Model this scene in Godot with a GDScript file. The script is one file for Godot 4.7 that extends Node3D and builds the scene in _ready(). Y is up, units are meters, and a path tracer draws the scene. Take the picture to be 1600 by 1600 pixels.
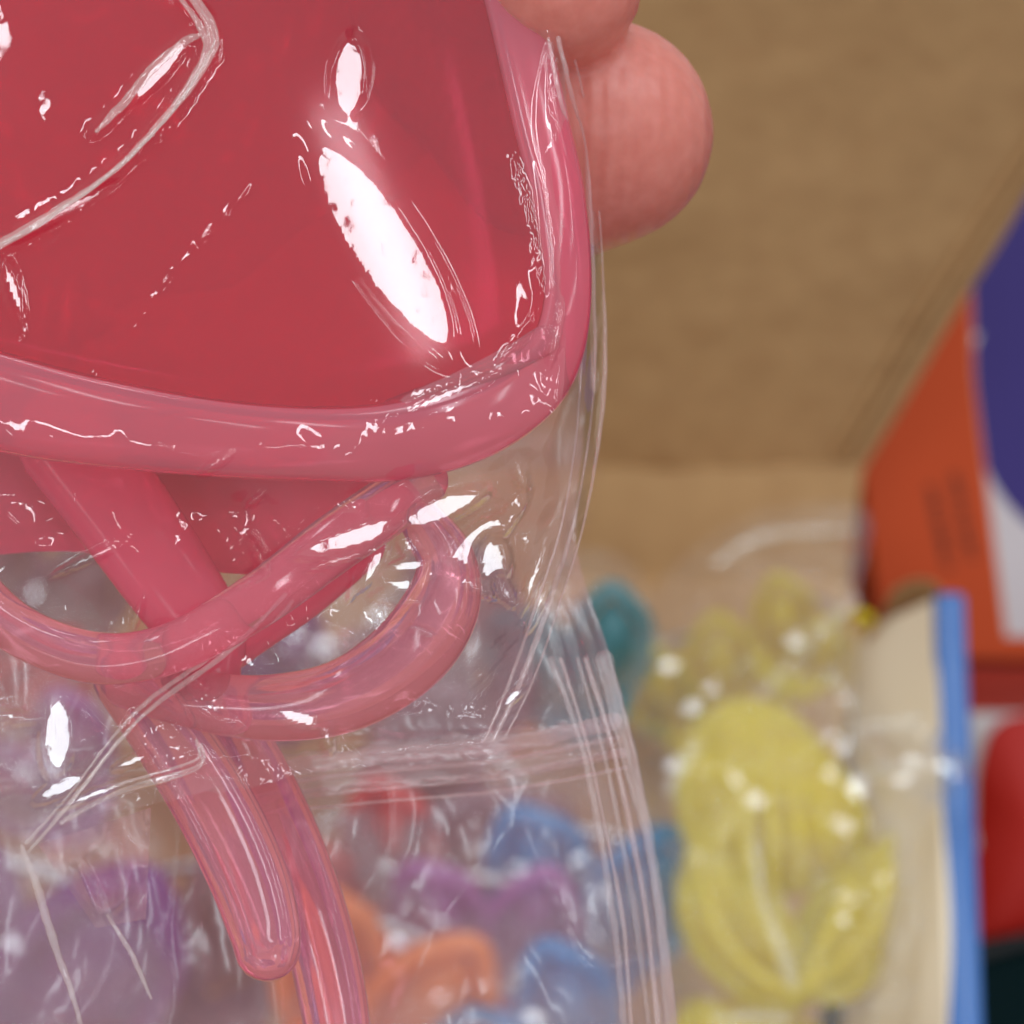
extends Node3D
# A pink translucent hair claw in a clear bag, held over an open carton of bagged hair claws in a shop.

const T := 0.2308682      # tangent of half the view angle (26 degrees)
const REF := 0.150        # distance of the held clip
const PXMM := 23.1        # reference pixels per millimetre at that distance
var eye := Vector3(0, 0.345, 0.30)
var face: Basis
var lamps: Array[Vector3] = []
var noise_a := FastNoiseLite.new()
var noise_b := FastNoiseLite.new()
var noise_c := FastNoiseLite.new()
var noise_d := FastNoiseLite.new()
var rng := RandomNumberGenerator.new()
var M := {}
var used := {}

# ---------------------------------------------------------------- points
func W(px: float, py: float, d: float) -> Vector3:
	return eye + face * Vector3((px - 800.0) / 800.0 * T * d, (800.0 - py) / 800.0 * T * d, -d)

func F(px: float, py: float, z: float) -> Vector3:      # z in millimetres nearer than the clip's plane
	return W(px, py, REF - z * 0.001)

func depth_on(px: float, py: float, p: Vector3, n: Vector3) -> float:
	var r := W(px, py, 1.0) - eye
	return (p - eye).dot(n) / r.dot(n)

func on_plane(px: float, py: float, p: Vector3, n: Vector3) -> Vector3:
	var r := (W(px, py, 1.0) - eye)
	return eye + r * ((p - eye).dot(n) / r.dot(n))

# ---------------------------------------------------------------- naming
func numbered(called: String) -> String:
	var k: int = used.get(called, 0)
	used[called] = k + 1
	return called if k == 0 else "%s_%03d" % [called, k]

func thing(called: String, label: String, category: String, at: Vector3, group := "") -> Node3D:
	var o := Node3D.new()
	o.name = numbered(called)
	add_child(o)
	o.position = at
	o.set_meta("label", label)
	o.set_meta("category", category)
	if group != "":
		o.set_meta("group", group)
	return o

func part(called: String, m: Mesh, mat: Material, parent: Node3D) -> MeshInstance3D:
	var o := MeshInstance3D.new()
	o.name = called
	o.mesh = m
	o.material_override = mat
	parent.add_child(o, true)
	return o

# ---------------------------------------------------------------- meshes
func to_mesh(v: PackedVector3Array, idx: PackedInt32Array, uv: PackedVector2Array, origin: Vector3, closed := true, flat := false, inside := Vector3.INF) -> ArrayMesh:
	var c := origin
	if closed:
		var vol := 0.0
		for t in range(0, idx.size(), 3):
			var a := v[idx[t]] - c
			vol += a.dot((v[idx[t + 2]] - c).cross(v[idx[t + 1]] - c))
		if vol < 0.0:
			for t in range(0, idx.size(), 3):
				var k := idx[t + 1]
				idx[t + 1] = idx[t + 2]
				idx[t + 2] = k
	if flat:
		var v2 := PackedVector3Array()
		var u2 := PackedVector2Array()
		var i2 := PackedInt32Array()
		for k in idx.size():
			v2.append(v[idx[k]])
			u2.append(uv[idx[k]] if uv.size() else Vector2.ZERO)
			i2.append(k)
		v = v2
		uv = u2
		idx = i2
	var n := PackedVector3Array()
	n.resize(v.size())
	for t in range(0, idx.size(), 3):
		var a := v[idx[t]]
		var f := (v[idx[t + 2]] - a).cross(v[idx[t + 1]] - a)
		n[idx[t]] += f
		n[idx[t + 1]] += f
		n[idx[t + 2]] += f
	for k in v.size():
		n[k] = n[k].normalized()
		v[k] -= origin
	var arr := []
	arr.resize(Mesh.ARRAY_MAX)
	arr[Mesh.ARRAY_VERTEX] = v
	arr[Mesh.ARRAY_NORMAL] = n
	if uv.size():
		arr[Mesh.ARRAY_TEX_UV] = uv
	arr[Mesh.ARRAY_INDEX] = idx
	var m := ArrayMesh.new()
	m.add_surface_from_arrays(Mesh.PRIMITIVE_TRIANGLES, arr)
	return m

func grid_index(rows: int, cols: int, wrap := false, first := 0) -> PackedInt32Array:
	var idx := PackedInt32Array()
	var last := cols if wrap else cols - 1
	for r in rows - 1:
		for c in last:
			var a := first + r * cols + c
			var b := first + r * cols + (c + 1) % cols
			idx.append_array([a, b, a + cols, b, b + cols, a + cols])
	return idx

func catmull(p: Array, t: float) -> Array:      # p: rows of numbers; t in 0..1
	var n := p.size() - 1
	var s := clampf(t, 0.0, 1.0) * n
	var i := mini(int(s), n - 1)
	var f := s - i
	var a: Array = p[maxi(i - 1, 0)]
	var b: Array = p[i]
	var c: Array = p[i + 1]
	var d: Array = p[mini(i + 2, n)]
	var out := []
	for k in b.size():
		out.append(cubic_interpolate(b[k], c[k], a[k], d[k], f))
	return out

func catmull_loop(p: Array, t: float) -> Array:
	var n := p.size()
	var s := fposmod(t, 1.0) * n
	var i := int(s) % n
	var f := s - floorf(s)
	var a: Array = p[(i + n - 1) % n]
	var b: Array = p[i]
	var c: Array = p[(i + 1) % n]
	var d: Array = p[(i + 2) % n]
	var out := []
	for k in b.size():
		out.append(cubic_interpolate(b[k], c[k], a[k], d[k], f))
	return out

# a bar with a rounded section; rows are [px, py, depth in metres, width in pixels at REF, thickness in millimetres]
func sweep(ctrl: Array, steps: int, origin: Vector3, round_start := true, round_end := true, sides := 20, power := 2.6, rough := 0.0) -> ArrayMesh:
	var pos := PackedVector3Array()
	var wid := PackedFloat32Array()
	var thk := PackedFloat32Array()
	for k in steps + 1:
		var q := catmull(ctrl, float(k) / steps)
		pos.append(W(q[0], q[1], q[2]))
		wid.append(q[3] / PXMM * 0.0005)
		thk.append(q[4] * 0.0005)
	var v := PackedVector3Array()
	var uv := PackedVector2Array()
	var rows := 0
	var side := Vector3.RIGHT
	for k in steps + 1:
		var tan_ := (pos[mini(k + 1, steps)] - pos[maxi(k - 1, 0)]).normalized()
		var view := (eye - pos[k]).normalized()
		var s := tan_.cross(view)
		if s.length() > 0.05:
			side = s.normalized()
		var deep := side.cross(tan_).normalized()
		var rings := [[0.0, 1.0]]
		if k == 0 and round_start:
			rings = [[-1.0, 0.02], [-0.97, 0.25], [-0.86, 0.5], [-0.66, 0.75], [-0.35, 0.94], [0.0, 1.0]]
		elif k == steps and round_end:
			rings = [[0.0, 1.0], [0.35, 0.94], [0.66, 0.75], [0.86, 0.5], [0.97, 0.25], [1.0, 0.02]]
		for r in rings:
			for j in sides:
				var a := TAU * j / sides
				var ca := cos(a)
				var sa := sin(a)
				var e := 2.0 / power
				var x: float = signf(ca) * pow(absf(ca), e) * wid[k] * r[1]
				var z: float = signf(sa) * pow(absf(sa), e) * thk[k] * lerpf(r[1], 1.0, 0.15)
				if r[1] < 0.1:
					z *= 0.1
				var p: Vector3 = pos[k] + side * x + deep * z + tan_ * wid[k] * float(r[0]) * (1.0 if r[0] < 0 else 1.0)
				if rough > 0.0:
					p += side * noise_a.get_noise_3dv(p * 60000.0) * rough * wid[k] + deep * noise_a.get_noise_3dv(p * 50000.0 + Vector3(90, 0, 0)) * rough * thk[k]
				v.append(p)
				uv.append(Vector2(float(k) / steps * 3.0, float(j) / sides))
			rows += 1
	var idx := grid_index(rows, sides, true)
	v.append(v[0])
	uv.append(Vector2.ZERO)
	var c0 := Vector3.ZERO
	var c1 := Vector3.ZERO
	for j in sides:
		c0 += v[j] / sides
		c1 += v[(rows - 1) * sides + j] / sides
	v[v.size() - 1] = c0
	v.append(c1)
	uv.append(Vector2.ZERO)
	for j in sides:
		var b := (j + 1) % sides
		idx.append_array([v.size() - 2, b, j, v.size() - 1, (rows - 1) * sides + j, (rows - 1) * sides + b])
	return to_mesh(v, idx, uv, origin)

# a closed thin shell over an outline; rows of outline are [px, py, depth]; bulge and thickness in millimetres towards the eye
func shell(outline: Array, bulge: float, thick: float, origin: Vector3, tilt := Vector2.ZERO, rings := 14, around := 64, ridges := 0.0) -> ArrayMesh:
	var c := [0.0, 0.0, 0.0]
	for p in outline:
		for k in 3:
			c[k] += p[k] / outline.size()
	var v := PackedVector3Array()
	var uv := PackedVector2Array()
	for sidek in 2:
		for r in rings:
			var s := maxf(sin(float(r + (0.0 if sidek == 0 else 0.0)) / (rings - 1) * PI / 2), 0.001)
			for j in around:
				var q := catmull_loop(outline, float(j) / around)
				var h := bulge * (1.0 - s * s) - (thick * sqrt(maxf(0.0, 1.0 - pow(s, 6.0))) if sidek == 1 else 0.0)
				if ridges > 0.0:
					h += ridges * absf(sin(TAU * 5.0 * j / around)) * s * (1.0 - s) * 4.0
				var px := lerpf(c[0], q[0], s)
				var py := lerpf(c[1], q[1], s)
				h += (px - c[0]) * tilt.x + (py - c[1]) * tilt.y
				v.append(W(px, py, lerpf(c[2], q[2], s) - h * 0.001))
				uv.append(Vector2(px, py) / 300.0)
	var idx := grid_index(rings, around, true)
	var back := grid_index(rings, around, true, rings * around)
	for t in range(0, back.size(), 3):
		idx.append_array([back[t], back[t + 2], back[t + 1]])
	return to_mesh(v, idx, uv, origin)

# a slab from a front quad, pushed away from the eye; the front takes UV 0..1
func slab(p: Array, thick: float, origin: Vector3, bevel := 0.0) -> ArrayMesh:
	var a: Vector3 = p[0]
	var n: Vector3 = ((p[1] - a) as Vector3).cross(p[3] - a).normalized()
	if n.dot(eye - a) < 0:
		n = -n
	var mid: Vector3 = (p[0] + p[1] + p[2] + p[3]) / 4.0
	var v := PackedVector3Array()
	var uv := PackedVector2Array()
	var corners := [Vector2(0, 0), Vector2(1, 0), Vector2(1, 1), Vector2(0, 1)]
	var idx := PackedInt32Array()
	var loops := [[0.0, bevel], [bevel, 0.0], [thick, 0.0]]
	for l in loops:
		for k in 4:
			var q: Vector3 = p[k]
			v.append(q - n * l[0] + (mid - q).normalized() * l[1] * 1.4)
			uv.append(corners[k])
	idx.append_array([0, 1, 2, 0, 2, 3])
	for l in 2:
		for k in 4:
			var x: int = l * 4 + k
			var y: int = l * 4 + (k + 1) % 4
			idx.append_array([x, x + 4, y, y, x + 4, y + 4])
	idx.append_array([8, 10, 9, 8, 11, 10])
	return to_mesh(v, idx, uv, origin, true, true)

# ---------------------------------------------------------------- materials
func clear_plastic(c: Color, milk: float, rough: float, bend := 0.05) -> StandardMaterial3D:
	var m := StandardMaterial3D.new()
	m.albedo_color = Color(c.r, c.g, c.b, milk)
	m.roughness = rough
	m.metallic_specular = 0.5
	m.transparency = BaseMaterial3D.TRANSPARENCY_ALPHA
	m.refraction_enabled = true
	m.refraction_scale = bend
	m.cull_mode = BaseMaterial3D.CULL_DISABLED
	return m

func film(milk: float, rough := 0.03, c := Color(1, 1, 1), bump: Texture2D = null, bump_by := 0.3) -> StandardMaterial3D:
	var m := StandardMaterial3D.new()
	m.albedo_color = Color(c.r, c.g, c.b, milk)
	m.roughness = rough
	m.metallic_specular = 0.5
	m.transparency = BaseMaterial3D.TRANSPARENCY_ALPHA
	m.cull_mode = BaseMaterial3D.CULL_DISABLED
	if bump:
		m.normal_enabled = true
		m.normal_texture = bump
		m.normal_scale = bump_by
	return m

func matt(c: Color, rough := 0.7, spec := 0.4) -> StandardMaterial3D:
	var m := StandardMaterial3D.new()
	m.albedo_color = c
	m.roughness = rough
	m.metallic_specular = spec
	return m

func noise_tex(freq: float, seed_: int, normal: bool, size := 512, ramp: Gradient = null, strength := 4.0, type := FastNoiseLite.TYPE_SIMPLEX_SMOOTH) -> NoiseTexture2D:
	var n := FastNoiseLite.new()
	n.noise_type = type
	n.seed = seed_
	n.frequency = freq
	n.fractal_octaves = 4
	var t := NoiseTexture2D.new()
	t.width = size
	t.height = size
	t.seamless = true
	t.noise = n
	t.as_normal_map = normal
	t.bump_strength = strength
	if ramp:
		t.color_ramp = ramp
	return t

func ramp_of(cols: Array) -> Gradient:
	var g := Gradient.new()
	var o := PackedFloat32Array()
	var c := PackedColorArray()
	for k in cols.size():
		o.append(float(k) / (cols.size() - 1))
		c.append(cols[k])
	g.offsets = o
	g.colors = c
	return g

func make_materials() -> void:
	var ripple := noise_tex(0.012, 5, true, 512, null, 3.0)
	M.film = film(0.03, 0.02, Color(1, 0.95, 0.95), ripple, 0.035)
	M.film_soft = film(0.045, 0.22, Color(1, 0.88, 0.89))
	M.film_back = film(0.18, 0.17, Color(0.92, 0.68, 0.72))
	M.fold = film(0.16, 0.05, Color(1, 0.93, 0.91))
	M.fold_soft = film(0.16, 0.12, Color(0.95, 0.82, 0.82))
	M.bag = film(0.05, 0.02, Color(1, 1, 1))
	M.bag_fold = film(0.15, 0.05, Color(0.98, 0.97, 0.94))
	M.pink = clear_plastic(Color(0.95, 0.27, 0.43), 0.13, 0.10, 0.027)
	M.pink_rim = clear_plastic(Color(1.0, 0.51, 0.61), 0.36, 0.10, 0.035)
	M.pink_tooth = clear_plastic(Color(1.0, 0.70, 0.76), 0.2, 0.06, 0.029)
	M.pink_deep = clear_plastic(Color(1.0, 0.42, 0.54), 0.55, 0.15, 0.025)
	M.pink_rear = clear_plastic(Color(1.0, 0.52, 0.62), 0.6, 0.15, 0.025)
	M.yellow = clear_plastic(Color(1.0, 0.93, 0.22), 0.5, 0.10, 0.035)
	M.purple = clear_plastic(Color(0.50, 0.10, 0.58), 0.5, 0.10)
	M.orange = clear_plastic(Color(1.0, 0.62, 0.38), 0.55, 0.10)
	M.blue = clear_plastic(Color(0.22, 0.66, 0.90), 0.45, 0.10)
	M.teal = clear_plastic(Color(0.40, 0.68, 0.74), 0.4, 0.10)
	M.red = clear_plastic(Color(0.95, 0.32, 0.28), 0.5, 0.10)
	M.lilac = clear_plastic(Color(0.78, 0.52, 0.80), 0.4, 0.10)
	M.smoke = clear_plastic(Color(0.72, 0.62, 0.66), 0.3, 0.10)
	var steel := matt(Color(0.75, 0.75, 0.76), 0.25)
	steel.metallic = 1.0
	M.steel = steel
	var kraft := matt(Color(1, 1, 1), 0.85, 0.25)
	kraft.albedo_texture = noise_tex(0.02, 11, false, 1024, ramp_of([Color(0.72, 0.56, 0.39), Color(0.745, 0.59, 0.42), Color(0.76, 0.605, 0.43), Color(0.785, 0.63, 0.455)]))
	kraft.uv1_triplanar = true
	kraft.uv1_world_triplanar = true
	kraft.uv1_scale = Vector3(5, 5, 5)
	kraft.heightmap_enabled = true
	kraft.heightmap_texture = noise_tex(0.05, 12, false, 512)
	kraft.heightmap_scale = 0.03
	M.kraft = kraft
	var cream := matt(Color(0.93, 0.86, 0.75), 0.75, 0.3)
	M.cream = cream
	M.blue_print = matt(Color(0.24, 0.42, 0.68), 0.25, 0.5)
	var skin := matt(Color(1, 1, 1), 0.36, 0.5)
	skin.albedo_texture = noise_tex(0.03, 21, false, 512, ramp_of([Color(0.81, 0.46, 0.41), Color(0.84, 0.50, 0.45), Color(0.87, 0.54, 0.49)]))
	skin.uv1_triplanar = true
	skin.uv1_scale = Vector3(42, 42, 42)
	skin.subsurf_scatter_enabled = true
	skin.subsurf_scatter_strength = 0.35
	skin.heightmap_enabled = true
	skin.heightmap_texture = print_ridges()
	skin.heightmap_scale = 0.005
	M.skin = skin
	M.carton_edge = matt(Color(0.55, 0.14, 0.08), 0.6)
	M.dark = matt(Color(0.06, 0.06, 0.07), 0.6)
	M.black_teal = matt(Color(0.015, 0.09, 0.10), 0.6, 0.15)
	M.red_lid = matt(Color(0.66, 0.08, 0.025), 0.5, 0.4)
	M.white_card = matt(Color(0.75, 0.72, 0.72), 0.6)

func print_ridges() -> ImageTexture:
	var s := 256
	var im := Image.create(s, s, false, Image.FORMAT_RGB8)
	for y in s:
		for x in s:
			var w := noise_a.get_noise_2d(x * 0.6, y * 0.6) * 2.0
			var a := 0.5 + 0.5 * sin(TAU * (x / 12.8) + w)
			im.set_pixel(x, y, Color(a, a, a))
	im.generate_mipmaps()
	return ImageTexture.create_from_image(im)

# ---------------------------------------------------------------- the ready part
func _ready() -> void:
	# camera
	face = Basis(Vector3.RIGHT, deg_to_rad(-50.0))
	var cam := Camera3D.new()
	cam.name = "camera"
	cam.transform = Transform3D(face, eye)
	cam.fov = 26.0
	var lens := CameraAttributesPhysical.new()
	lens.frustum_focal_length = 12.0 / T
	lens.frustum_focus_distance = 0.1465
	lens.exposure_aperture = 22.0
	lens.frustum_near = 0.01
	lens.frustum_far = 60.0
	cam.attributes = lens
	cam.fov = 26.0
	cam.near = 0.01
	cam.far = 60.0
	add_child(cam)
	# light: dim surroundings and rows of ceiling lamps
	var env := Environment.new()
	env.background_mode = Environment.BG_COLOR
	env.background_color = Color(0.66, 0.645, 0.64)
	env.tonemap_mode = Environment.TONE_MAPPER_LINEAR
	env.tonemap_exposure = 1.1
	env.sdfgi_enabled = true
	env.ssao_enabled = true
	env.ssil_enabled = true
	var we := WorldEnvironment.new()
	we.environment = env
	add_child(we)
	noise_a.noise_type = FastNoiseLite.TYPE_SIMPLEX_SMOOTH
	noise_a.seed = 3
	noise_a.frequency = 0.01
	noise_b.noise_type = FastNoiseLite.TYPE_SIMPLEX
	noise_b.fractal_type = FastNoiseLite.FRACTAL_RIDGED
	noise_b.fractal_octaves = 1
	noise_b.fractal_gain = 0.4
	noise_b.frequency = 0.0045
	noise_b.seed = 8
	noise_c.noise_type = FastNoiseLite.TYPE_SIMPLEX
	noise_c.fractal_type = FastNoiseLite.FRACTAL_RIDGED
	noise_c.fractal_octaves = 2
	noise_c.frequency = 0.011
	noise_c.seed = 31
	noise_d.noise_type = FastNoiseLite.TYPE_CELLULAR
	noise_d.cellular_return_type = FastNoiseLite.RETURN_DISTANCE2_SUB
	noise_d.cellular_distance_function = FastNoiseLite.DISTANCE_EUCLIDEAN
	noise_d.frequency = 0.0085
	noise_d.seed = 19
	noise_d.fractal_type = FastNoiseLite.FRACTAL_NONE
	noise_d.domain_warp_enabled = true
	noise_d.domain_warp_amplitude = 34.0
	noise_d.domain_warp_frequency = 0.009
	rng.seed = 77
	var hot := F(600, 370, 5)
	var toward := mirror_dir(hot, dome_normal(600, 370))
	var first := hot + toward * ((3.2 - hot.y) / toward.y)
	var along := Vector3(0.42, 0, 0.91)
	var across := Vector3(0.91, 0, -0.42)
	for k in [[0, 0], [-2.3, 0], [0.2, 2.1], [-2.3, 2.1], [2.6, 2.1], [0.9, -3.0], [-1.6, -3.0], [-1.0, 4.4], [1.8, 4.4], [2.3, 0.0], [-4.0, 0.9], [4.2, 1.2], [0.9, -4.6], [2.2, -1.6], [-1.9, -1.5], [0.2, 1.05], [-2.2, 1.1], [3.0, -3.2], [0.4, 3.2], [-3.4, -3.2]]:
		var lamp := AreaLight3D.new()
		lamp.name = "ceiling_lamp"
		lamp.area_size = Vector2(1.1, 0.18)
		lamp.light_energy = 1.1
		lamp.light_color = Color(0.93, 0.975, 1.0)
		lamp.shadow_enabled = true
		lamp.area_range = 8.0
		lamp.transform = Transform3D(Basis(along, across, along.cross(across)).orthonormalized(), first + along * k[0] + across * k[1])
		if lamp.transform.basis.z.y < 0:
			lamp.transform.basis = Basis(along, -across, along.cross(-across)).orthonormalized()
		add_child(lamp, true)
		lamps.append(lamp.position)
	make_materials()
	build_shelf()
	build_carton()
	build_packages()
	build_bagged_clips()
	build_hand()
	build_clip()
	build_bag()

# ---------------------------------------------------------------- the held clip
const TILT := Vector2(0.07, 0.25)       # how far the shell leans at the reflection, in camera axes
func dome(px: float, py: float) -> float:
	var x := (px - 600.0) / PXMM
	var y := (370.0 - py) / PXMM
	var a := x * 0.55 - y * 0.835
	var c := x * 0.835 + y * 0.55
	return 5.0 - TILT.x * x - TILT.y * y - a * a / 260.0 - c * c / (190.0 + absf(c) * 0.3)

func dome_normal(px: float, py: float) -> Vector3:
	var e := 2.0
	var gx := (dome(px + e, py) - dome(px - e, py)) * PXMM / (2 * e)
	var gy := (dome(px, py - e) - dome(px, py + e)) * PXMM / (2 * e)
	return (face * Vector3(-gx, -gy, 1.0)).normalized()

func mirror_dir(p: Vector3, n: Vector3) -> Vector3:
	var v := (eye - p).normalized()
	return (2.0 * n.dot(v) * n - v).normalized()

const RIM := [[-250, 480, -300, 610], [-100, 520, -120, 655], [0, 548, 0, 706], [150, 588, 140, 728], [330, 622, 330, 745], [480, 635, 500, 752], [610, 628, 640, 750], [740, 590, 770, 712], [822, 535, 868, 640], [848, 470, 912, 555], [843, 400, 925, 440], [825, 300, 914, 300], [800, 200, 893, 200], [775, 90, 868, 90], [748, -20, 845, -20], [700, -180, 800, -190], [600, -380, 680, -410], [350, -520, 380, -600], [50, -520, 20, -610], [-250, -420, -330, -490], [-430, -150, -520, -160], [-450, 150, -540, 180], [-380, 380, -450, 480]]

func build_clip() -> void:
	var o := F(400, 400, 0)
	var t := thing("hair_clip", "large translucent pink plastic hair claw with curved teeth, held up in a clear bag", "hair clip", o)
	# front shell
	var around := 160
	var rings := 30
	var v := PackedVector3Array()
	for sidek in 2:
		for r in rings:
			var s := maxf(sin(float(r) / (rings - 1) * PI / 2), 0.001)
			for j in around:
				var q := catmull_loop(RIM, float(j) / around)
				var px := lerpf(330, q[0] + (q[0] - 330) * 0.045, s)
				var py := lerpf(150, q[1] + (q[1] - 150) * 0.045, s)
				var h := dome(px, py) - (2.4 * sqrt(maxf(0.0, 1.0 - pow(s, 10.0))) if sidek == 1 else 0.0)
				v.append(F(px, py, h))
	var idx := grid_index(rings, around, true)
	var back := grid_index(rings, around, true, rings * around)
	for k in range(0, back.size(), 3):
		idx.append_array([back[k], back[k + 2], back[k + 1]])
	part("shell", to_mesh(v, idx, PackedVector2Array(), o), M.pink, t)
	# raised rim round the shell
	v = PackedVector3Array()
	var steps := 220
	var sides := 24
	for k in steps:
		var q := catmull_loop(RIM, float(k) / steps)
		for j in sides:
			var a := TAU * j / sides
			var u := 0.5 + 0.5 * signf(cos(a)) * pow(absf(cos(a)), 0.7)
			var px := lerpf(q[0], q[2], u)
			var py := lerpf(q[1], q[3], u)
			var zc := dome(q[0], q[1]) - 0.9 - 1.3 * u
			v.append(F(px, py, zc + 1.7 * signf(sin(a)) * pow(absf(sin(a)), 0.6)))
	idx = PackedInt32Array()
	for k in steps:
		for j in sides:
			var a := k * sides + j
			var b := k * sides + (j + 1) % sides
			var c := ((k + 1) % steps) * sides + j
			var d := ((k + 1) % steps) * sides + (j + 1) % sides
			idx.append_array([a, b, c, b, d, c])
	part("rim", to_mesh(v, idx, PackedVector2Array(), o), M.pink_rim, t)
	# the ledge in the corner of the rim
	part("ledge", sweep([[612, 636, d(6.6), 26, 1.2], [700, 606, d(6.4), 34, 1.4], [790, 566, d(6.0), 42, 1.4], [850, 532, d(5.4), 46, 1.2]], 30, o), M.pink_tooth, t)
	# rear half of the claw behind
	part("rear_shell", shell([[-300, 640, d(-9)], [0, 700, d(-8)], [300, 735, d(-7)], [560, 740, d(-7)], [640, 775, d(-7)], [560, 850, d(-7)], [440, 895, d(-8)], [300, 890, d(-8)], [120, 862, d(-9)], [-60, 872, d(-9)], [-300, 900, d(-10)], [-520, 760, d(-14)], [-480, 300, d(-19)], [-300, -250, d(-24)], [100, -450, d(-28)], [500, -350, d(-26)], [700, 0, d(-20)], [780, 300, d(-14)], [740, 560, d(-9)]], -4.0, 2.2, o, Vector2.ZERO, 24, 120), M.pink_rear, t)
	# teeth
	var teeth := [
		[[-170, 800, 3.0, 80, 3.6], [-60, 905, 3.0, 80, 3.6], [30, 985, 3.2, 78, 3.6], [150, 1028, 3.4, 80, 3.6], [270, 1012, 3.8, 78, 3.6], [400, 940, 4.4, 84, 3.6], [510, 858, 4.4, 90, 3.6], [600, 795, 4.2, 90, 3.4], [660, 752, 3.8, 80, 3.0]],
		[[110, 690, -4.0, 170, 3.4], [190, 800, -3.6, 160, 3.4], [260, 900, -3.2, 150, 3.4], [320, 990, -3.0, 130, 3.2], [330, 1050, -2.6, 96, 3.0]],
		[[560, 850, -6.0, 90, 3.2], [470, 925, -5.4, 92, 3.2], [380, 985, -4.6, 96, 3.2], [290, 1050, -3.6, 96, 3.2]],
		[[200, 1062, -1.0, 90, 3.4], [300, 1092, -0.6, 92, 3.4], [420, 1106, 0.4, 104, 3.6], [540, 1086, 1.4, 116, 3.8], [638, 1022, 2.4, 126, 3.8], [690, 945, 3.0, 118, 3.6], [696, 875, 2.8, 92, 3.2], [660, 815, 2.2, 70, 2.8]],
		[[196, 1060, -2.4, 104, 3.6], [272, 1160, -2.0, 120, 3.6], [338, 1265, -1.2, 126, 3.6], [388, 1370, 0.0, 124, 3.6], [412, 1445, 1.0, 114, 3.4], [418, 1480, 1.6, 104, 3.2]],
		[[320, 1080, -6.0, 110, 3.6], [392, 1200, -6.0, 112, 3.6], [450, 1320, -5.6, 112, 3.6], [492, 1440, -5.0, 112, 3.6], [520, 1560, -4.6, 110, 3.6], [535, 1680, -4.0, 100, 3.4]],
	]
	for k in teeth.size():
		var rows := []
		for q in teeth[k]:
			rows.append([q[0], q[1], d(q[2]), q[3], q[4]])
		part("tooth", sweep(rows, 60, o, true, true, 28, 2.5), M.pink_deep if k in [1, 2] else M.pink_tooth, t)
	# hinge and grips above the picture
	part("grip", sweep([[420, -560, d(-8), 300, 2.6], [430, -700, d(-2), 320, 2.6], [440, -840, d(6), 260, 2.4]], 24, o), M.pink, t)
	part("hinge_spring", sweep([[120, -560, d(-16), 100, 4.0], [600, -560, d(-16), 100, 4.0]], 20, o), M.steel, t)

func d(z: float) -> float:
	return REF - z * 0.001

# ---------------------------------------------------------------- the clear bag round it
const RIGHT_EDGE := [[880, -330], [884, -120], [890, 40], [908, 150], [932, 240], [940, 400], [943, 600], [915, 800], [872, 950], [830, 1065], [790, 1158]]
# places where the film stands so that it mirrors a ceiling lamp: x, y, reach along, reach across, turn, lamp
const GLINTS := [[560, 838, 95, 18, -0.3, 0], [690, 795, 70, 20, -0.4, 0], [800, 800, 44, 12, -1.0, 0], [640, 855, 24, 14, 0.9, 0], [560, 905, 8, 34, 0.4, 0], [620, 935, 40, 9, 0.1, 0], [835, 900, 9, 60, 0.35, 0], [150, 1240, 60, 8, -0.35, 0], [255, 1215, 44, 7, -0.25, 0], [120, 1320, 8, 30, -0.5, 0], [20, 1120, 40, 10, 0.1, 0], [160, 1000, 60, 6, 0.1, 0], [215, 960, 6, 26, 0.3, 0], [745, 850, 62, 24, -0.75, 0], [770, 880, 26, 40, 0.1, 0], [720, 905, 60, 12, 0.45, 0], [470, 1122, 44, 16, 0.2, 0], [510, 1148, 10, 28, -0.2, 0], [250, 110, 62, 14, -0.85, 0], [100, 330, 80, 10, -0.5, 0], [545, 120, 28, 60, 0.1, 0], [140, 872, 56, 7, -0.42, 0], [90, 1150, 26, 60, 0.1, 0], [95, 1230, 45, 14, -0.5, 0], [20, 450, 14, 46, -0.3, 0], [620, 905, 30, 22, 0.4, 0], [800, 1090, 24, 8, -0.7, 0], [690, 620, 80, 10, -0.4, 0], [600, 385, 190, 56, 1.0, 0], [640, 884, 34, 12, -0.2, 0], [812, 742, 10, 26, -0.4, 0], [790, 925, 12, 26, -0.5, 0], [585, 880, 12, 44, 0.5, 0], [540, 872, 60, 7, -0.3, 0], [405, 868, 8, 30, -0.5, 0], [395, 908, 28, 6, -0.4, 0], [340, 722, 26, 7, -0.5, 0], [400, 780, 16, 5, -0.6, 0], [660, 985, 22, 9, 0.3, 0], [300, 1060, 26, 6, 0.6, 0], [205, 1190, 30, 9, -0.4, 0], [870, 520, 8, 50, 0.2, 0], [840, 950, 8, 40, 0.4, 0]]

func film_base(px: float, py: float) -> float:
	# inside the clip's outline the film lies on the shell and rim, elsewhere it bridges to the teeth and to the bag's edge
	var on := dome(px, py) + 0.7
	var low := lerpf(6.6, 1.5, smoothstep(700.0, 1250.0, py)) - 0.000006 * pow(maxf(0.0, 300.0 - px), 2.0)
	low += -9.0 * smoothstep(640.0, 960.0, px) * smoothstep(560.0, 900.0, py)
	var below := smoothstep(690.0, 800.0, py + 0.00035 * pow(px - 420.0, 2.0))
	var z := lerpf(on, low, below)
	z -= 12.0 * pow(smoothstep(850.0, 945.0, px), 2.0) * (1.0 - 0.6 * below)
	return z

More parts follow.
